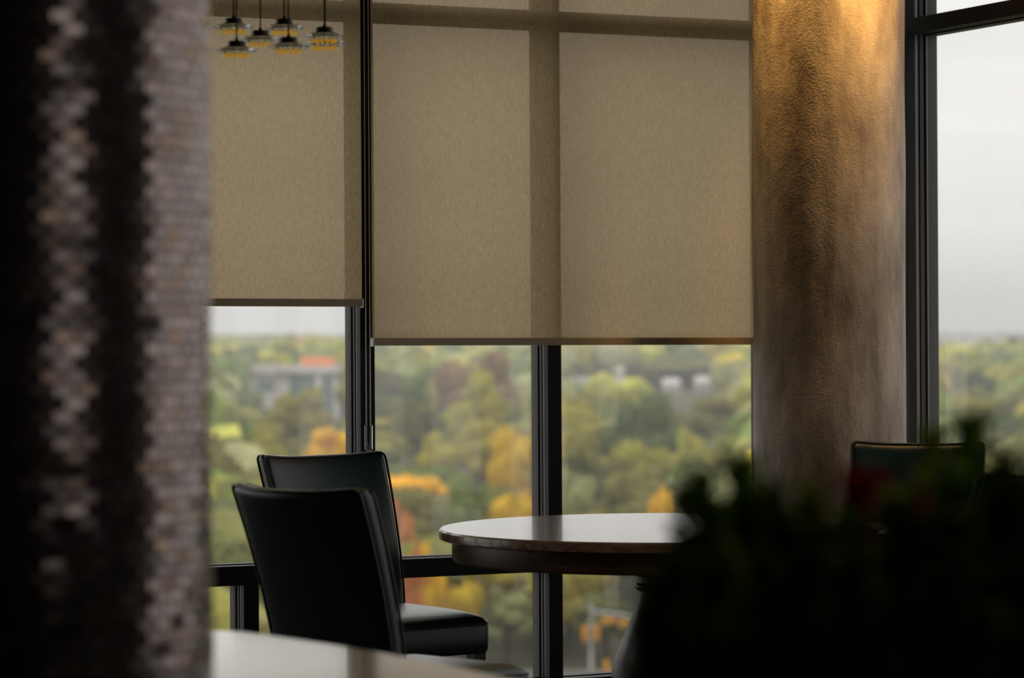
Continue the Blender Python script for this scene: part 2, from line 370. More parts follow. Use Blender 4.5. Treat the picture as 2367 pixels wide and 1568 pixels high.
bw = empty('window_%d' % (wn[0] + 1)); bw['kind'] = 'structure'; bo = CORNER + B * LEN
for s_ in (1.23, 2.55, 3.87): mb = MB(); mullion(mb, bo, A, -NL, s_, .7, 2.7); mb.build('mullion', [M['frame'], M['bead'], M['gasket']], bw)
mb = MB(); mb.add([bo + A * q + NL * .088 + Zv * z for z in (.7, 2.7) for q in (1.2, 3.9)], [(0, 1, 3, 2)]); mb.build('pane', M['glass'], bw)

# round plaster pillar
rings = []; n = 96; k = 110
for j in range(k + 1):
    z = CEIL * j / k; ring = []
    for i in range(n):
        t = 2 * math.pi * i / n
        w = noise.noise(Vector((math.cos(t) * 1.6, math.sin(t) * 1.6, z * 1.3))) * .006 + noise.noise(Vector((math.cos(t) * 5, math.sin(t) * 5, z * 2.4 + 9))) * .0025
        for ts, dep in ((R(-118), .006), (R(-62), .005)):      # vertical form-work joints
            dd = (t - ts + math.pi) % (2 * math.pi) - math.pi
            w += -dep * math.exp(-(dd / .03) ** 2) + (.003 if 0 < dd < .5 else 0)
        rr_ = PR + w
        ring.append((rr_ * math.cos(t), rr_ * math.sin(t), z))
    rings.append(ring)
mb = MB(); mb.loft(rings)
tag(mb.build('pillar', M['plaster'], smooth=True, loc=PILLAR), 'round rough plaster pillar lit from above in the window corner', kind='structure')

# near column, clad in small glossy tiles
MC = Vector((-.745, 4.2, 0)); MR = .3
mb = MB(); mb.lathe([(MR - .006, 0), (MR - .006, CEIL)], n=96)
mos = mb
cols = []
TW, THt = .032, .0185
nc = int(2 * math.pi * MR / TW); nr_ = int(CEIL / THt)
cols = [(.008, .006, .005)] * len(mb.f)
pal = [(.34, .26, .24), (.40, .32, .30), (.28, .21, .19), (.44, .34, .31), (.36, .25, .19), (.33, .27, .26)]
for j in range(nr_):
    for i in range(nc):
        t0 = 2 * math.pi * (i + (j % 2) * .5) / nc; dt = 2 * math.pi / nc * .43
        zc = (j + .5) * THt; a, b = random.gauss(0, .02), random.gauss(0, .03)
        vs = []
        for (u, v) in ((-1, -1), (1, -1), (1, 1), (-1, 1)):
            rr_ = MR + a * u * TW * .5 + b * v * THt * .5 + .001
            t = t0 + u * dt; vs.append((rr_ * math.cos(t), rr_ * math.sin(t), zc + v * THt * .34))
        mb.add(vs, [(0, 1, 2, 3)], 1); cols.append(random.choice(pal))
ob = mb.build('pillar', [M['grout'], M['mosaic']], loc=MC)
att = ob.data.attributes.new('tile', 'FLOAT_COLOR', 'FACE')
att.data.foreach_set('color', [x for c_ in cols for x in (*c_, 1)])
tag(ob, 'round column clad in small glossy dark brown tiles, beside the near table', kind='structure')

# ---------------------------------------------------------------- roller blinds
def blind(s0, s1, zb, label, chain_s=None, tilt=0.0):
    base = CORNER + NL * .045
    root = empty('roller_blind', CORNER + A * ((s0 + s1) / 2) + NL * .045 + Zv * 0)
    tag(root, label, 'blind', 'roller blinds on the glazed wall')
    inv = -root.location
    def W_(s, off, z): return CORNER + A * s + NL * (.045 + off) + Zv * z + inv
    mb = MB(); nn = 60
    ztop = 3.2
    vs = []; fs = []
    for i in range(nn + 1):
        s = s0 + (s1 - s0) * i / nn
        for j in range(13):
            z = zb + (ztop - zb) * j / 12
            ripple = .0015 * math.sin(i * .5) * (1 - j / 12)
            vs.append(W_(s, ripple, z + tilt * (s - s0) * (1 - j / 12)))
    for i in range(nn):
        for j in range(12): a_ = i * 13 + j; fs.append((a_, a_ + 13, a_ + 14, a_ + 1))
    mb.add(vs, fs); mb.build('shade_fabric', M['fabric'], root, smooth=True)
    mb = MB(); c1 = W_(s0, 0, zb); c2 = W_(s1, 0, zb + tilt * (s1 - s0)); d = (c2 - c1).normalized()
    up = NL.cross(d).normalized(); up = up if up.z > 0 else -up
    mb.box((c1 + c2) / 2 - up * .011, ((c2 - c1).length, .014, .026), (d, NL, up))
    mb.box((c1 + c2) / 2 + up * .0035, ((c2 - c1).length - .002, .010, .003), (d, NL, up))
    bar = mb.build('hem_bar', M['bar'], root)
    for q in (c1, c2):
        mb = MB(); mb.box(q - up * .011, (.007, .018, .032), (d, NL, up))
        mb.build('end_cap', M['clearcap'], bar)['label'] = 'clear plastic end cap'
    mb = MB(); a_, b_ = W_(s0 - .01, -.02, 3.22), W_(s1 + .01, -.02, 3.22); mb.tube([a_, b_], .03, 20); mb.build('roller_tube', M['bead'], root, smooth=True)
    if chain_s:
        mb = MB()
        bead = bmesh.new(); bmesh.ops.create_icosphere(bead, subdivisions=1, radius=.0026)
        bv = [v.co.copy() for v in bead.verts]; bf = [tuple(v.index for v in f.verts) for f in bead.faces]; bead.free()
        zend = .975; pts = []
        z = 3.2
        while z > zend: pts.append(W_(chain_s + .0085, .045, z)); z -= .0078
        for q in range(1, 6):
            t = math.pi * q / 6; pts.append(W_(chain_s + .0085 * math.cos(t), .045, zend - .010 * math.sin(t)))
        z = zend
        while z < 3.2: pts.append(W_(chain_s - .0085, .045, z)); z += .0078
        for p in pts: mb.add([p + v for v in bv], bf)
        mb.tube(pts[::8], .0007, 4)
        mb.build('bead_chain', M['chain'], root, smooth=True)
        mb = MB(); mb.box(W_(chain_s, .045, 1.02), (.030, .006, .09), (A, NL, Zv)); 
        mb.build('chain_weight', M['glassdisc'], root)
    return root
blind(.10, 2.256, 1.383, 'wide beige roller blind between the thin dark post and the plaster pillar', chain_s=2.293, tilt=.004)
blind(2.298, 4.2, 1.540, 'beige roller blind drawn down less far, behind the hanging glass lamps', tilt=.004)

# ---------------------------------------------------------------- round table
TC = Vector((.50, 9.5, 0)); TR = .75
t = empty('dining_table', TC); tag(t, 'round brown wooden dining table with a turned pedestal by the windows', 'table')
prof = [(0.001, .724), (TR - .012, .724), (TR - .002, .728), (TR, .740), (TR - .002, .754), (TR - .008, .760), (.001, .760)]
mb = MB(); mb.lathe(prof, n=128, cap=False); mb.build('table_top', M['tabletop'], t, smooth=True, angle=35)
mb = MB(); mb.lathe([(TR - .10, .724), (TR - .045, .724), (TR - .045, .665), (TR - .05, .655), (TR - .07, .652), (TR - .07, .72)], n=128, cap=False)
mb.build('apron', M['tablewood'], t, smooth=True, angle=35)
prof = [(.20, .724), (.20, .700), (.11, .695), (.095, .66), (.088, .62), (.094, .615), (.097, .607), (.094, .600), (.086, .595), (.086, .575), (.093, .570), (.096, .562), (.093, .555), (.085, .548),
        (.088, .52), (.098, .48), (.118, .43), (.145, .37), (.165, .32), (.175, .27), (.172, .23), (.155, .19), (.12, .16), (.10, .15), (.12, .14), (.13, .12), (.13, .06), (.10, .05)]
mb = MB(); mb.lathe(list(reversed(prof)), n=64, cap=True); mb.build('pedestal', M['tablewood'], t, smooth=True, angle=50)
for q in range(4):
    a_ = R(45 + 90 * q); d = Vector((math.cos(a_), math.sin(a_), 0)); x = Vector((-d.y, d.x, 0)); rings = []
    for s, zc, h, w in ((.08, .11, .10, .06), (.18, .10, .09, .058), (.28, .07, .065, .055), (.36, .045, .05, .052), (.42, .03, .05, .05), (.45, .025, .05, .05)):
        c_ = d * s + Zv * zc; rings.append([c_ + x * (w / 2 * math.cos(z)) + Zv * (h / 2 * math.sin(z)) for z in [2 * math.pi * i / 12 for i in range(12)]])
    mb = MB(); mb.loft(rings); mb.build('foot', M['tablewood'], t, smooth=True)

# near table, only a corner of it in view
NTZ = .80
nt_a = Vector((-.562, 5.77, 0)); nt_d = Vector((.538, -.843, 0)).normalized(); nt_n = Vector((nt_d.y, -nt_d.x, 0))  # towards the camera's left
t = empty('dining_table', nt_a + nt_d * .4 + nt_n * .4); tag(t, 'near table with a pale glossy wooden top, in front of the closest chair', 'table')
def outline(l0, l1, dep, bow, rc):
    pts = []; n_ = 24
    for i in range(n_ + 1): s = l0 + rc + (l1 - l0 - 2 * rc) * i / n_; u = (s - l0) / (l1 - l0) * 2 - 1; pts.append((s, -bow * (1 - u * u)))
    for i in range(1, 8): a_ = -math.pi / 2 + math.pi / 2 * i / 8; pts.append((l1 - rc + rc * math.cos(a_), rc - .0 + rc * math.sin(a_)))
    for i in range(0, 9): a_ = math.pi / 2 * i / 8; pts.append((l1 - rc + rc * math.cos(a_), dep - rc + rc * math.sin(a_)))
    for i in range(0, 9): a_ = math.pi / 2 + math.pi / 2 * i / 8; pts.append((l0 + rc + rc * math.cos(a_), dep - rc + rc * math.sin(a_)))
    for i in range(0, 8): a_ = math.pi + math.pi / 2 * i / 8; pts.append((l0 + rc + rc * math.cos(a_), rc + rc * math.sin(a_)))
    return pts
NT0, NT1, NTD = -.06, 1.15, .60
def ntp(s, q, z): return nt_d * (s - .4) + nt_n * (q - .4) + Zv * z
out_ = outline(NT0, NT1, NTD, .045, .07)
cx_, cy_ = (NT0 + NT1) / 2, NTD / 2
rings = []
for z, k_ in ((.765, .985), (.770, .997), (.782, 1.0), (.796, .997), (.800, .99)):
    rings.append([ntp(cx_ + (s - cx_) * k_, cy_ + (q - cy_) * k_, z) for s, q in out_])
mb = MB(); mb.loft(rings); mb.build('table_top', M['palewood'], t, smooth=True, angle=40)
mb = MB()
for (s, q, a_, b_) in ((cx_, .08, NT1 - NT0 - .2, .02), (cx_, NTD - .08, NT1 - NT0 - .2, .02)): mb.box(ntp(s, q, .73), (a_, b_, .07), (nt_d, nt_n, Zv))
for s in (NT0 + .1, NT1 - .1): mb.box(ntp(s, cy_, .73), (.02, NTD - .14, .07), (nt_d, nt_n, Zv))
mb.build('apron', M['tablewood'], t)
for s in (NT0 + .1, NT1 - .1):
    for q in (.09, NTD - .09):
        mb = MB(); rings = [[ntp(s + i * w, q + j * w, z) for i, j in ((-1, -1), (1, -1), (1, 1), (-1, 1))] for z, w in ((0, .018), (.6, .03), (.765, .03))]
        mb.loft(rings); mb.build('leg', M['tablewood'], t)

# ---------------------------------------------------------------- chairs
def rrect(w, h, r, n=5):
    pts = []
    for cx1, cy1, a0 in ((w / 2 - r, h / 2 - r, 0), (-w / 2 + r, h / 2 - r, 90), (-w / 2 + r, -h / 2 + r, 180), (w / 2 - r, -h / 2 + r, 270)):
        for i in range(n + 1): a_ = R(a0 + 90 * i / n); pts.append((cx1 + r * math.cos(a_), cy1 + r * math.sin(a_)))
    return pts
def dense(pts, mx_=.03):
    out_ = []
    for i, p in enumerate(pts):
        q = pts[(i + 1) % len(pts)]; L_ = math.hypot(q[0] - p[0], q[1] - p[1]); k_ = max(1, int(L_ / mx_))
        for j in range(k_): out_.append((p[0] + (q[0] - p[0]) * j / k_, p[1] + (q[1] - p[1]) * j / k_))
    return out_
CH = .99; BT = .062
def back_y(z):          # rear offset of the backrest's centre line: bends backwards as it rises
    s = max(0, (z - .42) / (CH - .42)); return -.245 - .17 * s ** 1.5 - .02 * s
def back_w(z): s = max(0, (z - .36) / (CH - .36)); return .445 + .055 * s
def bpt(x, dy, z):
    s = max(0, (z - .45) / (CH - .45)); w = back_w(z)
    curve = (.035 * s + .008) * ((2 * x / w) ** 2)           # sides come forward
    return Vector((x, back_y(z) + dy + curve, z + .014 * s * s * abs(2 * x / w) ** 3))
def make_chair():
    root = empty('dining_chair')
    mb = MB(); rings = []
    zs = [.335, .338, .345] + [.36 + (CH - .03 - .36) * i / 22 for i in range(23)] + [CH - .022, CH - .013, CH - .006, CH - .001, CH + .001]
    for z in zs:
        e_ = 0
        if z > CH - .03: q = (z - (CH - .03)) / .031; e_ = (1 - math.sqrt(max(0, 1 - q * q)))
        if z < .35: e_ = .3 * (1 - (z - .335) / .015)
        w = back_w(z) - .03 * e_; h = BT * (1 - .75 * e_)
        rings.append([bpt(x, y, z) for x, y in dense(rrect(w, h, min(.022, h * .45)))] if False else [bpt(x * w, y * h, z) for x, y in UNIT])
    mb.loft(rings); mb.build('backrest', M['leather'], root, smooth=True)
    # piping along both faces of the backrest
    mb = MB()
    for sgn in (1, -1):
        dy = sgn * BT * .40
        path = []
        nz_ = 16
        for i in range(nz_ + 1): z = .37 + (CH - .03 - .37) * i / nz_; path.append(bpt(-back_w(z) / 2 + .003, dy, z))
        for i in range(1, 4): a_ = math.pi / 2 * i / 4; path.append(bpt(-back_w(CH) / 2 + .003 + .022 * (1 - math.cos(a_)), dy * .95, CH - .025 + .022 * math.sin(a_)))
        for i in range(13): x = -back_w(CH) / 2 + .028 + (back_w(CH) - .056) * i / 12; path.append(bpt(x, dy * .9, CH - .003))
        for i in range(3, 0, -1): a_ = math.pi / 2 * i / 4; path.append(bpt(back_w(CH) / 2 - .003 - .022 * (1 - math.cos(a_)), dy * .95, CH - .025 + .022 * math.sin(a_)))
        for i in range(nz_, -1, -1): z = .37 + (CH - .03 - .37) * i / nz_; path.append(bpt(back_w(z) / 2 - .003, dy, z))
        mb.tube(path, .0042, 8)
    mb.build('piping', M['piping'], root, smooth=True)
    # seat cushion
    mb = MB(); rings = []
    sw, sd = .46, .50; x0 = 0; yc = .035
    for z, k_ in ((.352, .93), (.355, .975), (.365, .995), (.40, 1.0), (.44, 1.0), (.458, .992), (.470, .975), (.478, .945), (.484, .90), (.490, .80), (.494, .6), (.496, .3), (.4965, .05)):
        dxk = (1 - k_) * .25
        rings.append([Vector((x * (sw - 2 * dxk), yc + y * (sd - 2 * dxk) - .0, z - (.010 * max(0, y) ** 2 * 4 if z > .45 else 0))) for x, y in UNITS]
                     if k_ > .89 else [Vector((x * (sw - .05) * (k_ / .9), yc + y * (sd - .05) * (k_ / .9), z - .010 * max(0, y * k_) ** 2 * 4)) for x, y in UNITS])
    mb.loft(rings); mb.build('seat', M['leather'], root, smooth=True)
    mb = MB(); mb.tube([Vector((x * (sw - .004), yc + y * (sd - .004), .462 - .010 * max(0, y) ** 2 * 4)) for x, y in UNITS], .0035, 6, closed=True)
    mb.build('seat_piping', M['piping'], root, smooth=True)
    for sx, sy, k_ in ((-1, 1, 0), (1, 1, 0), (-1, -1, .06), (1, -1, .06)):
        mb = MB(); x = sx * .195; y = .24 if sy > 0 else -.20
        mb.loft([[Vector((x + i * w, y - k_ * (1 - z / .356) + j * w, z)) for i, j in ((-1, -1), (1, -1), (1, 1), (-1, 1))] for z, w in ((0, .015), (.2, .02), (.356, .023))])
        mb.build('leg', M['legwood'], root)
    return root
def unit_rr(r_):
    pts = dense(rrect(1, 1, r_, 6), .08); return pts
UNIT = [(x, y) for x, y in dense([(px, py) for px, py in rrect(1.0, 1.0, .5, 2)], .5)] 
# backrest section: a flat slab with soft, thin edges (x runs -.5...5, y -.5...5)
def slab(n_=14):
    pts = []; rx = .05
    for i in range(n_ + 1): pts.append((.5 - rx - (1 - 2 * rx) * i / n_, .5))
    for i in range(1, 8): a_ = math.pi / 2 + math.pi * i / 8; pts.append((-.5 + rx + rx * math.cos(a_), .5 * math.sin(a_)))
    for i in range(n_ + 1): pts.append((-.5 + rx + (1 - 2 * rx) * i / n_, -.5))
    for i in range(1, 8): a_ = -math.pi / 2 + math.pi * i / 8; pts.append((.5 - rx + rx * math.cos(a_), .5 * math.sin(a_)))
    return pts
UNIT = slab(); UNITS = unit_rr(.07)
proto = make_chair(); psnap = snapshot(proto)
def place_chair(x, y, f, label, first=False):
    o_ = proto if first else copy_tree(psnap)
    o_.location = (x, y, 0); o_.rotation_euler = (0, 0, math.atan2(-f[0], f[1]))
    tag(o_, label, 'chair', 'leather dining chairs around the round table'); return o_
place_chair(-.306, 7.90, (.67, .74), 'dark teal leather dining chair seen from behind, closest to the pale near table', True)
place_chair(-.425, 9.49, (.60, -.80), 'dark teal leather dining chair facing the room, below the hanging bead chain')
place_chair(1.425, 10.22, (-.22, -.975), 'dark green leather dining chair standing in front of the plaster pillar')
place_chair(1.29, 8.55, (-.6, .8), 'dark leather chair mostly hidden behind the plants, only its back rim showing')

# ---------------------------------------------------------------- pendant lamps
def make_pendant():
    root = empty('pendant_light')
    mb = MB(); mb.lathe([(.023, .010), (.024, .011), (.024, .022), (.022, .024), (.006, .026), (.0015, .036)], n=24)
    mb.lathe([(.028, .006), (.030, .007), (.030, .010), (.014, .0105)], n=32); mb.build('cap', M['cap'], root, smooth=True, angle=40)
    mb = MB(); mb.lathe([(.001, -.010), (.034, -.009), (.049, -.006), (.055, -.001), (.0555, .001), (.052, .004), (.040, .0055), (.001, .006)], n=48, cap=False)
    mb.build('glass_disc', M['glassdisc'], root, smooth=True)
    for q in range(14):
        a_ = 2 * math.pi * q / 14; r_ = .031
        bmx = bmesh.new(); bmesh.ops.create_icosphere(bmx, subdivisions=2, radius=.0044)
        me = BEAD or bpy.data.meshes.new('amber_bead')
        if not BEAD: bmx.to_mesh(me); me.materials.append(M['amber']); me.shade_smooth(); globals()['BEAD'] = me
        bmx.free()
        b_ = bpy.data.objects.new('amber_bead', me); COL.objects.link(b_); b_.parent = root
        b_.location = (r_ * math.cos(a_), r_ * math.sin(a_), -.0150 + .001 * math.sin(q * 2.3))
    return root
BEAD = None
pp = make_pendant(); pps = snapshot(pp)
PEND = [(540, 62, 8.00, 'small glass disc pendant highest up at the edge of the tiled column'),
        (547, 116, 7.75, 'small glass disc pendant lowest at the edge of the tiled column'),
        (602, 91, 7.90, 'small glass disc pendant hanging alone, third from the tiled column'),
        (657, 64, 8.10, 'small glass disc pendant, upper one of the middle pair'),
        (667, 107, 7.80, 'small glass disc pendant, lower one of the middle pair'),
        (750, 83, 7.95, 'small glass disc pendant, upper one of the pair nearest the dark post'),
        (752, 100, 8.20, 'small glass disc pendant, lower one of the pair nearest the dark post')]
cm = Vector((0, 0, 0))
for i, (px, py, Y, lab) in enumerate(PEND):
    o_ = pp if i == 0 else copy_tree(pps); p = at(px, py, Y); o_.location = p; cm += p
    tag(o_, lab, 'lamp', 'glass disc pendants above the chairs')
    mb = MB(); mb.tube([(0, 0, .034), (0, 0, 2.0 if False else CEIL - .02 - p.z)], .0022, 8); mb.build('cord', M['cord'], o_, smooth=True)
cm /= len(PEND)
mb = MB(); mb.lathe([(.20, -.025), (.21, -.02), (.21, 0)], n=48); tag(mb.build('ceiling_canopy', M['cap'], loc=(cm.x, cm.y, CEIL), smooth=True, angle=40), 'dark round ceiling canopy carrying the glass disc pendants', 'canopy')
for i, (p, pw) in enumerate(DOWNLIGHTS):
    r_ = empty('recessed_downlight', p); tag(r_, ('warm recessed ceiling lamp over the blind side of the pillar', 'warm recessed ceiling lamp over the room side of the pillar')[i], 'lamp', 'downlights at the pillar')
    mb = MB(); mb.lathe([(.045, -.004), (.06, -.006), (.062, 0), (.045, 0)], n=32, cap=False); mb.build('trim_ring', M['trimwhite'], r_, smooth=True)
    mb = MB(); mb.lathe([(.001, -.001), (.044, -.001)], n=32, cap=False); mb.build('lens', M['lens'], r_)

for i, p in enumerate(ROOMLIGHTS + [PLANT_FILL]):
    r_ = empty('recessed_downlight', p); tag(r_, ('warm recessed ceiling lamp above the near table', 'warm recessed ceiling lamp beyond the planter', 'added warm ceiling lamp that brightens the planter leaves')[i], 'lamp', 'downlights over the room')
    mb = MB(); mb.lathe([(.045, -.004), (.06, -.006), (.062, 0), (.045, 0)], n=32, cap=False); mb.build('trim_ring', M['trimwhite'], r_, smooth=True)
    mb = MB(); mb.lathe([(.001, -.001), (.044, -.001)], n=32, cap=False); mb.build('lens', M['lens'], r_)

# ---------------------------------------------------------------- planter and its plants
PY = 3.0
pr = empty('planter_box', (.62, PY, 0)); tag(pr, 'tall black divider planter carrying the leafy plants', 'planter')
mb = MB()
for (c_, s_) in (((0, -.19, .47), (1.06, .02, .94)), ((0, .19, .47), (1.06, .02, .94)), ((-.52, 0, .47), (.02, .36, .94)), ((.52, 0, .47), (.02, .36, .94)), ((0, 0, .01), (1.02, .36, .02))): mb.box(c_, s_)
mb.build('planter_shell', M['planter'], pr)
mb = MB(); vs = []; fs = []
for i in range(31):
    for j in range(11): vs.append((-.51 + 1.02 * i / 30, -.18 + .36 * j / 10, .905 + .012 * noise.noise(Vector((i * .7, j * .7, 0)))))
for i in range(30):
    for j in range(10): a_ = i * 11 + j; fs.append((a_, a_ + 11, a_ + 12, a_ + 1))
mb.add(vs, fs); mb.build('soil', M['soil'], pr, smooth=True)

def leaf(mb, p, d, up, ln, w, mi=0):
    x = d.cross(up); x = x.normalized() if x.length > 1e-5 else Vector((1, 0, 0)); nn = x.cross(d).normalized()
    prof = ((0, .12), (.2, .7), (.45, 1.0), (.7, .8), (.9, .35), (1, .02)); vs = []
    for s, ww in prof:
        c_ = p + d * (ln * s) - nn * (ln * .18 * s * s)
        vs += [c_ - x * (w * .5 * ww) + nn * (w * .12 * ww), c_, c_ + x * (w * .5 * ww) + nn * (w * .12 * ww)]
    fs = []
    for i in range(len(prof) - 1):
        a_ = i * 3; fs += [(a_, a_ + 1, a_ + 4, a_ + 3), (a_ + 1, a_ + 2, a_ + 5, a_ + 4)]
    mb.add(vs, fs, mi)
def plant(px, top, Y, spread, nst, ln, col, label, name='leafy_plant', gap=.015, lean=(0, 0), seed=0):
    rnd = random.Random(seed); ln *= 1.25; nst = int(nst * 1.35); p0 = at(px, 1200, Y); root = empty(name, (p0.x, p0.y, .90)); tag(root, label, 'plant', 'plants in the divider planter')
    topz = at(px, top, Y).z - .90
    st = MB(); lv = MB()
    for q in range(nst):
        a_ = rnd.uniform(0, 6.283); r_ = spread * math.sqrt(rnd.random()); h = topz * (1 - .42 * (r_ / spread) ** 1.5) * rnd.uniform(.82, 1.0)
        if q == 0: r_ = 0; h = topz
        b = Vector((math.cos(a_) * r_ * .4, math.sin(a_) * r_ * .4, 0)); e_ = Vector((math.cos(a_) * r_ + lean[0], math.sin(a_) * r_ + lean[1], h - ln * .6))
        pts = [b.lerp(e_, s) + Vector((0, 0, .03 * math.sin(s * 3.14))) for s in [i / 6 for i in range(7)]]
        st.tube(pts, [.0035 - .0004 * i for i in range(7)], 6)
        L_ = (e_ - b).length; k_ = int(L_ / gap)
        for i in range(k_ + 1):
            s = .12 + .88 * i / max(1, k_); f_ = s * 6; i0 = min(5, int(f_)); p = pts[i0].lerp(pts[i0 + 1], f_ - i0)
            for w_ in (0, 1):
                t_ = i * 2.4 + w_ * 3.14 + rnd.uniform(-.4, .4); el = .25 + .9 * s * rnd.uniform(.6, 1.1)
                d = Vector((math.cos(t_) * math.cos(el), math.sin(t_) * math.cos(el), math.sin(el)))
                leaf(lv, p, d, Zv, ln * rnd.uniform(.7, 1.1), ln * .52)
        for w_ in range(4):
            t_ = w_ * 1.57 + rnd.random(); leaf(lv, pts[-1], Vector((math.cos(t_) * .35, math.sin(t_) * .35, .93)).normalized(), Zv, ln * .8, ln * .4)
    a = st.build('stem', M['houseplant'], root, smooth=True); b = lv.build('leaves', M['houseplant'], root, smooth=True)
    a.color = (.05, .06, .02, 1); b.color = (*col, 1)
    return root
G1 = (.13, .24, .025); G2 = (.20, .28, .04); G3 = (.08, .15, .02); RED = (.20, .010, .008)
plant(1590, 1120, 3.00, .050, 12, .036, G3, 'low dark green plant at the end of the planter nearest the round table', seed=1)
plant(1640, 1075, 2.92, .050, 11, .036, G1, 'bushy green plant with an arching tip against the window', lean=(-.01, 0), seed=2)
plant(1715, 1050, 3.05, .045, 11, .040, G1, 'green plant whose rounded tip stands before the edge of the pillar', seed=3)
plant(1790, 1100, 2.98, .055, 12, .036, G3, 'dense dark green plant in front of the pillar foot', seed=4)
plant(1880, 1125, 3.03, .055, 11, .038, G2, 'lower plant with lighter yellow green leaves, in front of the pillar', seed=5)
plant(1985, 1085, 3.06, .030, 7, .055, RED, 'plant with dark red upright leaves before the green chair', 'red_leaf_plant', gap=.035, seed=6)
plant(1965, 1180, 2.92, .045, 9, .036, G3, 'short dark green plant beneath the red leaves', seed=7)
plant(2075, 1125, 3.00, .045, 9, .040, G2, 'plant with pale green leaf tips left of the tallest plants', seed=8)
plant(2105, 1130, 3.10, .028, 5, .055, RED, 'small plant with drooping dark red leaves behind the green one', 'red_leaf_plant', gap=.035, seed=9)
plant(2160, 985, 3.02, .032, 8, .042, G2, 'tall feathery light green plant against the dark window post', gap=.028, seed=10)
plant(2245, 955, 3.00, .030, 8, .046, G1, 'tallest plant with a single upright leaf tip against the window', gap=.030, seed=11)
plant(2330, 1035, 3.00, .050, 11, .040, G3, 'dark green plant at the far end of the visible planter', seed=12)
plant(2215, 1175, 2.93, .050, 10, .038, G3, 'low dense green plant at the foot of the two tallest plants', seed=13)
plant(2400, 1060, 3.02, .050, 9, .040, G3, 'dark green plant cut off by the edge of the photo', seed=14)

# ================================================================ outside
GZ = -25.0
def ground_z(x, y):
    d = y
    z = GZ + min(max(0, d - 190), 650) * .0178 + 2.0 * noise.noise(Vector((x * .006, y * .006, 1)))* min(1, max(0, (d - 250) / 300))
    z += max(0, d - 900) * .0020
    z += max(0, -x / max(d, 1)) * .030 * max(0, min(d, 2600) - 1500)          # the ridge is higher on the left
    return z
mb = MB(); vs = []; fs = []
nx, ny = 40, 70
for j in range(ny + 1):
    y = 25 + 4200 * (j / ny) ** 2
    for i in range(nx + 1):
        x = (-.5 + i / nx) * (200 + y * .9); vs.append((x, y, ground_z(x, y)))
for j in range(ny):
    for i in range(nx): a_ = j * (nx + 1) + i; fs.append((a_, a_ + 1, a_ + nx + 2, a_ + nx + 1))
mb.add(vs, fs); tag(mb.build('terrain', M['terrain'], smooth=True), kind='structure')

# the crossing below, with its signal mast
sg_ = at(1366, 1398, 210.0); SX = sg_.x
mb = MB(); mb.box((SX + 6, 211.5, ground_z(SX, 212) + .10), (90, 6, .2)); tag(mb.build('road', M['asphalt']), kind='structure')

t = empty('traffic_signal', (SX, 210, GZ)); tag(t, 'grey traffic signal mast with yellow signal heads at the street crossing', 'traffic signal')
hz_ = sg_.z - GZ
mb = MB(); mb.lathe([(.30, 0), (.30, .3), (.17, .35), (.14, hz_ - .4), (.13, hz_)], n=16); mb.build('pole', M['steel'], t, smooth=True)
ah = at(1370, 1414, 210).z - GZ
p1 = Vector((0, 0, ah)); p2 = Vector((3.9, -9.0, ah + .15))
mb = MB(); mb.tube([p1, p1.lerp(p2, .5) + Vector((0, 0, .1)), p2], [.13, .11, .08], 10); mb.build('mast_arm', M['steel'], t, smooth=True)
def head(c_, name='signal_head'):
    mb = MB(); mb.box(c_, (.42, .30, 1.1)); h = mb.build(name, M['signal'], t)
    for q in (-1, 0, 1):
        mb = MB(); mb.tube([(c_[0], c_[1] - .15, c_[2] + q * .34), (c_[0], c_[1] - .30, c_[2] + q * .34)], .13, 12); mb.build('visor', M['signal'], h, smooth=True)
    return h
for dx, dz in ((-.45, 0), (.42, .08)): head((dx, 0, at(1350, 1466, 210).z - GZ + dz))
for s in (.32, .60): q = p1.lerp(p2, s); mb = MB(); mb.box(q + Vector((0, 0, -.42)), (1.0, .3, .42)); mb.build('signal_head', M['signal'], t)
mb = MB()
for i in range(14): mb.box((-10 + i * 1.6, 0, .35), (.12, .12, .7))
mb.box((.4, 0, .62), (22.4, .06, .32))
g_ = mb.build('guard_rail', M['steel'], loc=(SX - 3.0, 206.5, at(1340, 1556, 206.5).z - .62)); tag(g_, 'pale steel guard rail along the road at the foot of the signal mast', 'guard rail')
mb = MB(); mb.lathe([(.05, 0), (.05, 1.0)], n=10); r_ = at(1402, 1545, 205.5); cb = mb.build('road_marker', M['signal'], loc=(r_.x, 205.5, r_.z - .95)); mb = MB(); mb.box((0, 0, 1.0), (.42, .1, 1.1)); mb.build('marker_panel', M['signal'], cb)
tag(cb, 'yellow road marker beside the guard rail', 'road marker')

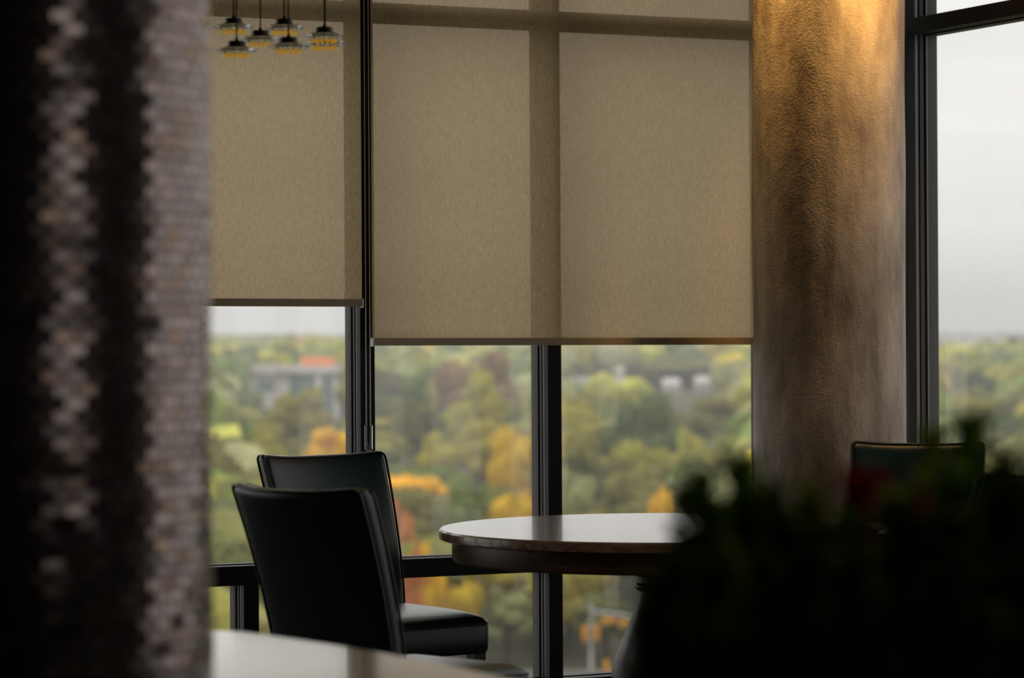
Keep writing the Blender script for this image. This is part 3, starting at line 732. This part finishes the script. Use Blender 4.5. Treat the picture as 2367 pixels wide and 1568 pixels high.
# tree kinds ---------------------------------------------------
def crown_mesh(seed, tall=1.0, nl=16, nq=1500, q=.085):
    """unit crown: radius ~1, sits on z = 0; lobes with leaf sprays around a solid core"""
    rnd = random.Random(seed); lobes = []
    lobes.append((Vector((0, 0, .85 * tall)), .62))
    for i in range(nl):
        a_ = rnd.uniform(0, 6.283); h = rnd.uniform(.22, 1.45) * tall; rr_ = (.68 if h < tall else .42) * rnd.uniform(.6, 1)
        lobes.append((Vector((math.cos(a_) * rr_, math.sin(a_) * rr_, h)), rnd.uniform(.26, .42)))
    mb = MB(); bm_ = bmesh.new(); bmesh.ops.create_icosphere(bm_, subdivisions=2, radius=1)
    bv = [v.co.copy() for v in bm_.verts]; bf = [tuple(v.index for v in f.verts) for f in bm_.faces]; bm_.free()
    for c_, r_ in lobes:
        mb.add([c_ + v * (r_ * .86 * (1 + .22 * noise.noise(v * 2.3 + c_ * 3))) for v in bv], bf)
    tot = sum(r_ * r_ for _, r_ in lobes)
    for c_, r_ in lobes:
        for k_ in range(int(nq * r_ * r_ / tot)):
            d = Vector((rnd.gauss(0, 1), rnd.gauss(0, 1), rnd.gauss(0, 1) * .9 + .2)).normalized()
            p = c_ + d * (r_ * rnd.uniform(.8, 1.12)); nn = (d + Vector((rnd.gauss(0, .5), rnd.gauss(0, .5), rnd.gauss(0, .5)))).normalized()
            x = nn.cross(Vector((.3, .2, 1))).normalized(); y = nn.cross(x); s = q * rnd.uniform(.5, 1.2)
            mb.add([p - x * s, p - y * s * .6, p + x * s, p + y * s * .6], [(0, 1, 2, 3)])
    me = bpy.data.meshes.new('crown'); me.from_pydata(mb.v, [], mb.f); me.materials.append(M['tree']); me.update()
    return me
CROWNS = [crown_mesh(s, tl, nl) for s, tl, nl in ((11, 1.0, 18), (12, 1.15, 20), (13, .85, 15), (14, 1.4, 22), (15, 1.0, 13), (16, 1.25, 24))]
tm = MB(); tm.lathe([(1.3, 0), (1.0, .06), (.75, .6), (.5, 1.0)], n=8)
tme = bpy.data.meshes.new('trunk'); tme.from_pydata(tm.v, [], tm.f); tme.materials.append(M['bark']); tme.update()

PAL = {'olive green': (0.268, 0.262, 0.091), 'mid green': (0.207, 0.262, 0.073), 'dark green': (0.146, 0.183, 0.079), 'yellow green': (0.439, 0.415, 0.091),
       'golden yellow': (0.95, 0.68, 0.07), 'orange': (0.634, 0.281, 0.098), 'russet brown': (0.403, 0.268, 0.146), 'pale green': (0.403, 0.415, 0.195)}
def tree(x, y, width, height, colname, kind=None, name='broadleaf_tree'):
    gz = ground_z(x, y); r = empty(name, (x, y, gz), random.uniform(0, 6.28))
    k_ = kind if kind is not None else random.randrange(len(CROWNS)); tall = (1.0, 1.15, .85, 1.4, 1.0, 1.25)[k_]
    cz = width / 2; base = height * .22; ch = height - base
    c_ = bpy.data.objects.new('crown', CROWNS[k_]); COL.objects.link(c_); c_.parent = r; c_.location = (0, 0, base); c_.scale = (cz, cz, ch / (1.82 * tall))
    t_ = bpy.data.objects.new('trunk', tme); COL.objects.link(t_); t_.parent = r; t_.scale = (.28, .28, base + ch * .4)
    v = random.uniform(.82, 1.18); cc = PAL[colname]; w = random.uniform(-.08, .08)
    c_.color = (cc[0] * v * (1 + w), cc[1] * v, cc[2] * v * (1 - w), 1)
    return r
TREES = []   # (root, px, py_top, colour, depth)
def add_tree(px, ytop, wpx, colname, kind=None, D=None, width=None, note=None):
    hh = random.uniform(10.5, 13.5)
    D = 225 if ytop > 1300 else 150; Dw = random.uniform(10, 13) * F / wpx
    while D < Dw and at(px, ytop, D).z - ground_z(at(px, ytop, D).x, D) > hh: D += 5
    if wpx == 230: D = 850
    width = wpx * D / F * 1.1
    p = at(px, ytop, D); h = p.z - ground_z(p.x, D)
    h = max(7.0, min(22, h)) ; TREES.append((p.x, D, width, h, colname, kind, px, ytop, note))
HERO = [(1176, 992, 150, 'golden yellow', 4, 'bright golden tree beside the middle window post, brightest of all the trees'),
        (1150, 1085, 120, 'golden yellow', 3, None),
        (1098, 1092, 150, 'mid green', 0, 'rounded fresh green tree below the bright golden tree'),
        (925, 1150, 95, 'orange', 0, 'small orange tree just beyond the far chair back'),
        (1075, 1340, 110, 'golden yellow', 2, 'golden tree seen through the low pane under the rail'),
        (1172, 1330, 140, 'pale green', 3, 'tall pale green tree seen through the low pane beside the middle post'),
        (1400, 1345, 150, 'olive green', 3, 'olive tree behind the traffic signal in the low pane'),
        (1110, 852, 160, 'yellow green', 0, 'broad yellow green tree high in the middle pane'),
        (1060, 822, 150, 'russet brown', 2, 'broad russet tree below the blind in the middle pane'),
        (1150, 815, 130, 'russet brown', 4, 'second russet tree near the middle post below the blind'),
        (1590, 812, 230, 'olive green', 1, 'large olive tree rising highest in the pane left of the pillar'),
        (1480, 905, 200, 'dark green', 0, 'big dark green tree in front of the white buildings'),
        (1655, 900, 170, 'olive green', 5, 'olive tree close beside the pillar edge'),
        (1540, 1132, 120, 'golden yellow', 4, 'small golden tree just above the round table top'),
        (690, 893, 150, 'yellow green', 0, 'yellow green tree in front of the white building with orange box'),
        (760, 968, 140, 'golden yellow', 5, 'gold green tree beside the left window post'),
        (566, 872, 90, 'mid green', 1, 'green tree at the tiled column in front of the pale building'),
        (890, 830, 110, 'olive green', 3, 'olive tree just right of the bead chain below the blind'),
        (985, 850, 110, 'mid green', 0, 'green tree beside the russet trees in the middle pane'),
        (1340, 968, 120, 'yellow green', 2, 'yellow green round tree right of the middle post'),
        (1020, 985, 130, 'yellow green', 1, None), (960, 915, 140, 'olive green', 0, None), (1110, 950, 120, 'yellow green', 5, None),
        (1600, 990, 90, 'yellow green', 0, 'small bright yellow green tree left of the pillar'),
        (2270, 850, 110, 'dark green', 1, 'dark green tree standing out in the pane right of the pillar'), (2230, 905, 150, 'yellow green', 2, 'yellow green tree low in the pane right of the pillar'),
        (2330, 960, 140, 'olive green', 3, None), (1000, 1230, 90, 'golden yellow', 1, None), (960, 1205, 90, 'orange', 3, None)]
for px, yt, wp, cn, kd, note in HERO: add_tree(px, yt, wp, cn, kd, note=note)
PROTECT = [(545, 792, 912, 632), (735, 792, 950, 632), (1296, 1455, 900, 790), (1330, 1470, 1568, 209), (722, 748, 940, 398), (1050, 1080, 925, 398), (1138, 1166, 915, 398),
           (1530, 1575, 879, 815), (1605, 1650, 879, 825), (2215, 2250, 884, 750), (2300, 2372, 886, 690), (2175, 2372, 812, 2600)]
def hides(px, ytop, wpx, D): return any(D < d and px + wpx * .56 > a and px - wpx * .56 < b and ytop < yb for a, b, yb, d in PROTECT)
def blocked(x, y):        # keep the sight lines to the buildings and the crossing free
    px = W / 2 + x / y * F
    if y < 217 and 1290 < px < 1475: return True
    for (a_, b_, y0, y1) in ((560, 830, 600, 720), (1280, 1480, 770, 850), (2160, 2400, 2560, 2640)):
        if a_ < px < b_ and y0 < y < y1: return True
    return False
cnames = ['olive green'] * 6 + ['mid green'] * 4 + ['dark green'] * 2 + ['yellow green'] * 6 + ['pale green'] * 3 + ['russet brown'] * 2 + ['golden yellow']
near = []; far = []
y = 150.0; rnd = random.Random(5)
while y < 3300:
    sp = 8.6 if y < 900 else (12 if y < 1700 else 17)
    x0, x1 = (-500 - W / 2) / F * y, (3300 - W / 2) / F * y; x = x0 + rnd.uniform(0, sp)
    while x < x1:
        xx, yy = x + rnd.uniform(-2.5, 2.5), y + rnd.uniform(-3, 3); px = W / 2 + xx / yy * F
        cl = noise.noise(Vector((xx * .018, yy * .012, 4)))
        pool = cnames if cl > .12 else cnames[:21]
        ok = not blocked(xx, yy) and all((xx - t_[0]) ** 2 + (yy - t_[1]) ** 2 > (t_[2] * .5 + 2.5) ** 2 for t_ in TREES[:len(HERO)])
        # nothing tall in front of the hand placed trees
        w_ = rnd.uniform(8.5, 13.5); h_ = rnd.uniform(8.5, 14.5)
        if ok:
            ytop = Hh / 2 + (EYE - (ground_z(xx, yy) + h_)) / yy * F
            for t_ in TREES[:len(HERO)]:
                if yy < t_[1] and abs(px - t_[6]) < t_[2] * F / t_[1] * .32 + w_ * .3 * F / yy and ytop < t_[7] + t_[2] * F / t_[1] * .5: ok = False; break
        if ok and hides(px, ytop, w_ * F / yy, yy): ok = False
        if yy > 1000: pool = ['olive green', 'dark green', 'dark green', 'mid green', 'russet brown', 'olive green', 'pale green']
        if ok: (near if len(near) + len(HERO) < 285 and (480 < px < 1790 or 2110 < px < 2440) else far).append((xx, yy, w_, h_, rnd.choice(pool), None, px, ytop, None))
        x += sp * rnd.uniform(.85, 1.15)
    y += sp * .9
TREES += near
import collections
def place_words(px, py):
    pane = ('pane by tiled column' if px < 830 else 'middle pane' if px < 1265 else 'pane left of pillar' if px < 1790 else 'pane right of pillar')
    lo = 'the low pane' if py > 1300 else None
    rng = (540, 830) if px < 830 else (830, 1265) if px < 1265 else (1265, 1790) if px < 1790 else (2100, 2400)
    u = (px - rng[0]) / (rng[1] - rng[0]); h = 'left side' if u < .25 else 'left middle' if u < .5 else 'right middle' if u < .75 else 'right side'
    row = 'high up' if py < 890 else 'above mid height' if py < 960 else 'at mid height' if py < 1030 else 'below mid height' if py < 1110 else 'low down' if py < 1220 else 'very low'
    return row, h, pane
seen = collections.Counter()
for (x, y, w_, h_, cn, kd, px, yt, note) in TREES:
    r_ = tree(x, y, w_, h_, cn, kd)
    if note: lab = note
    else:
        row, hh, pane = place_words(px, yt); lab = '%s tree %s, %s of %s' % (cn, row, hh, pane)
    seen[lab] += 1
    tag(r_, lab, 'tree', 'trees in the valley')

# the far woodland: too many to count, one object
icov = None
bm_ = bmesh.new(); bmesh.ops.create_icosphere(bm_, subdivisions=2, radius=1); iv = [v.co.copy() for v in bm_.verts]; iff = [tuple(v.index for v in f.verts) for f in bm_.faces]; bm_.free()
bm_ = bmesh.new(); bmesh.ops.create_icosphere(bm_, subdivisions=1, radius=1); iv1 = [v.co.copy() for v in bm_.verts]; if1 = [tuple(v.index for v in f.verts) for f in bm_.faces]; bm_.free()
mb = MB(); cols = []
for (x, y, w_, h_, cn, kd, px, yt, note) in far:
    gz = ground_z(x, y); c0 = PAL[cn]; v = rnd.uniform(.75, 1.15)
    big = y < 1100; fine = y < 500
    for q in range(14 if fine else 5 if big else 2):
        r_ = w_ * (.5 if q == 0 else .3); off = Vector((0, 0, 0)) if q == 0 else Vector((rnd.uniform(-1, 1), rnd.uniform(-1, 1), rnd.uniform(-.3, 1.0))) * w_ * .38
        c_ = Vector((x, y, gz + h_ * .55)) + off; V_, F_ = (iv, iff) if big else (iv1, if1)
        mb.add([c_ + Vector((p.x * r_, p.y * r_, p.z * (h_ * .45 if q == 0 else r_))) * (1 + .35 * noise.noise(p * 2.2 + c_)) for p in V_], F_)
        cols += [(c0[0] * v, c0[1] * v, c0[2] * v, 1)] * len(F_)
ob = mb.build('distant_woodland', M['forest'])
att = ob.data.attributes.new('tint', 'FLOAT_COLOR', 'FACE'); att.data.foreach_set('color', [x for c_ in cols for x in c_])
tag(ob, 'hazy autumn woodland covering the far valley up to the skyline', 'woodland', kind='stuff')

# buildings ----------------------------------------------------
def px_box(mb, x0, y0, x1, y1, D, dep, mi=0, extra=0):
    p, q = at(x0, y0, D), at(x1, y1, D); c_ = ((p.x + q.x) / 2, D + dep / 2 + extra, (p.z + q.z) / 2); mb.box(c_, (abs(q.x - p.x), dep, abs(p.z - q.z)), None, mi)
D1 = 640
b = empty('office_building', (at(660, 784, D1).x, D1, ground_z(0, D1))); tag(b, 'white office building with an orange rooftop box, left of the window post', 'building')
def bpart(name, m, boxes, parent, D):
    mb = MB()
    for (x0, y0, x1, y1, dep, ex) in boxes: px_box(mb, x0, y0, x1, y1, D, dep, 0, ex)
    o_ = mb.build(name, m); o_.parent = parent; o_.matrix_parent_inverse = parent.matrix_world.inverted() if False else Matrix.Translation(-Vector(parent.location)); return o_
bpart('wall', M['whitewall'], [(470, 862, 640, 1010, 14, 1), (640, 862, 790, 1010, 14, 1.5)], b, D1)
bpart('roof', M['roofgrey'], [(460, 847, 792, 862, 17, -1)], b, D1)
bpart('rooftop_box', M['orange'], [(693, 826, 767, 852, 7, 3)], b, D1)['label'] = 'orange rooftop box'
bpart('rooftop_box', M['orange'], [(500, 838, 542, 866, 7, -2)], b, D1)['label'] = 'orange rooftop box'
bpart('window_band', M['teal'], [(596, 876, 634, 905, .4, .7)], b, D1)
bpart('window_band', M['teal'], [(668, 868, 732, 915, .4, 1.2)], b, D1)
bpart('window_band', M['teal'], [(741, 872, 772, 965, .4, 1.2)], b, D1)
bpart('corner_pier', M['whitewall'], [(772, 868, 788, 1000, 1.2, -.6)], b, D1)
bpart('corner_pier', M['whitewall'], [(730, 864, 742, 950, 1.2, -.2)], b, D1)
D2 = 800
b = empty('office_building', (at(1370, 784, D2).x, D2, ground_z(0, D2))); tag(b, 'low white flat roofed building with a dish, in the wide pane', 'building')
bpart('wall', M['roofgrey'], [(1300, 888, 1445, 935, 14, 1)], b, D2)
bpart('roof', M['whitewall'], [(1296, 874, 1452, 889, 16, 0)], b, D2)
bpart('window_band', M['teal'], [(1306, 895, 1352, 915, .4, .7)], b, D2)
mb = MB(); c_ = at(1436, 858, D2); mb.lathe([(.01, -.7), (.7, -.45), (1.1, .1), (1.0, .7), (.5, 1.1), (.01, 1.2)], n=20); d_ = mb.build('rooftop_dish', M['whitewall'], smooth=True); d_.parent = b; d_.location = Vector((c_.x, D2 + 4, c_.z)) - b.location
mb = MB(); mb.tube([(0, 0, 0), (0, 0, -1.6)], .3, 8); k_ = mb.build('dish_mast', M['steel']); k_.parent = b; k_.location = d_.location
HS = [(1530, 1575, 868, 885, 820, 'pale house roof showing between trees right of the dish building'), (1605, 1650, 868, 888, 830, 'pale house in the trees nearer the pillar'),
      (1655, 1675, 850, 870, 900, 'small pale house gable at the foot of the olive tree'), (2215, 2250, 868, 884, 760, 'small pale house in the pane right of the pillar'),
      (2300, 2372, 858, 886, 700, 'larger pale house roof at the edge of the pane right of the pillar'), (1205, 1225, 868, 882, 800, 'tiny pale house by the middle post')]
for x0, x1, y0, y1, D, lab in HS:
    p, q = at(x0, y0, D), at(x1, y1, D); gz = ground_z((p.x + q.x) / 2, D) - 1; r_ = empty('house', ((p.x + q.x) / 2, D, gz)); tag(r_, lab, 'house', 'pale houses among the trees')
    w_ = (q.x - p.x); h_ = p.z - q.z; zb = max(1, q.z - gz - 3)
    mb = MB(); mb.box((0, 3, zb / 2 + 1), (w_ * .94, 7, zb + 2)); mb.build('wall', M['roofgrey'], r_)
    mb = MB(); z0 = zb + 2; mb.add([(-w_ / 2, -1, z0), (w_ / 2, -1, z0), (w_ / 2, 7, z0), (-w_ / 2, 7, z0), (-w_ / 2 * .8, 3, z0 + h_ * .6 + .6), (w_ / 2 * .8, 3, z0 + h_ * .6 + .6)], [(0, 3, 2, 1), (0, 1, 5, 4), (2, 3, 4, 5), (0, 4, 3), (1, 2, 5)])
    mb.build('roof', M['roofgrey'], r_)
for x0, x1, y0, lab in ((2178, 2225, 779, 'long pale apartment block on the far ridge, closest to the pillar'), (2233, 2272, 780, 'pale apartment block on the far ridge, middle of three'), (2285, 2380, 784, 'pale apartment block on the far ridge, furthest from the pillar')):
    D = 2600; p, q = at(x0, y0, D), at(x1, 812, D); mb = MB(); r_ = empty('apartment_block', ((p.x + q.x) / 2, D, q.z)); tag(r_, lab, 'building', 'apartment blocks on the ridge')
    mb.box((0, 6, (p.z - q.z) / 2), (q.x - p.x, 12, p.z - q.z)); mb.build('wall', M['whitewall'], r_)
    mb = MB(); mb.box((0, 6, p.z - q.z + .8), (q.x - p.x + 1, 13, 1.6)); mb.build('roof', M['roofgrey'], r_)
# car park lamps
for px, py, lab in ((735, 922, 'car park lamp in front of the white office building'), (1065, 911, 'car park lamp in the middle pane, further from the middle post'), (1152, 899, 'car park lamp in the middle pane, nearer the middle post')):
    D = 400; p = at(px, py, D); gz = ground_z(p.x, D); r_ = empty('street_lamp', (p.x, D, gz)); tag(r_, lab, 'lamp', 'car park lamps'); h_ = p.z - gz
    mb = MB(); mb.lathe([(.07, 0), (.04, h_)], n=10); mb.build('pole', M['bead'], r_, smooth=True)
    mb = MB(); mb.box((0, 0, h_ + .05), (.9, .09, .09)); mb.build('cross_arm', M['steel'], r_)
    for s in (-.62, .62): mb = MB(); mb.box((s, 0, h_ + .08), (.5, .4, .16)); mb.build('lamp_head', M['whitewall'], r_)

# damp autumn air over the valley
m = bpy.data.materials.new('valley_haze'); m.use_nodes = True; m.node_tree.nodes.remove(P(m))
vs_ = N(m, 'ShaderNodeVolumeScatter'); vs_.inputs['Color'].default_value = (.96, .98, 1.0, 1); vs_.inputs['Density'].default_value = .00042
L(m, vs_.outputs[0], m.node_tree.nodes['Material Output'].inputs['Volume'])
mb = MB(); mb.box((0, 2200, 0), (3000, 4000, 120)); hz = mb.build('haze', m); tag(hz, 'thin autumn haze over the valley', 'haze', kind='stuff')
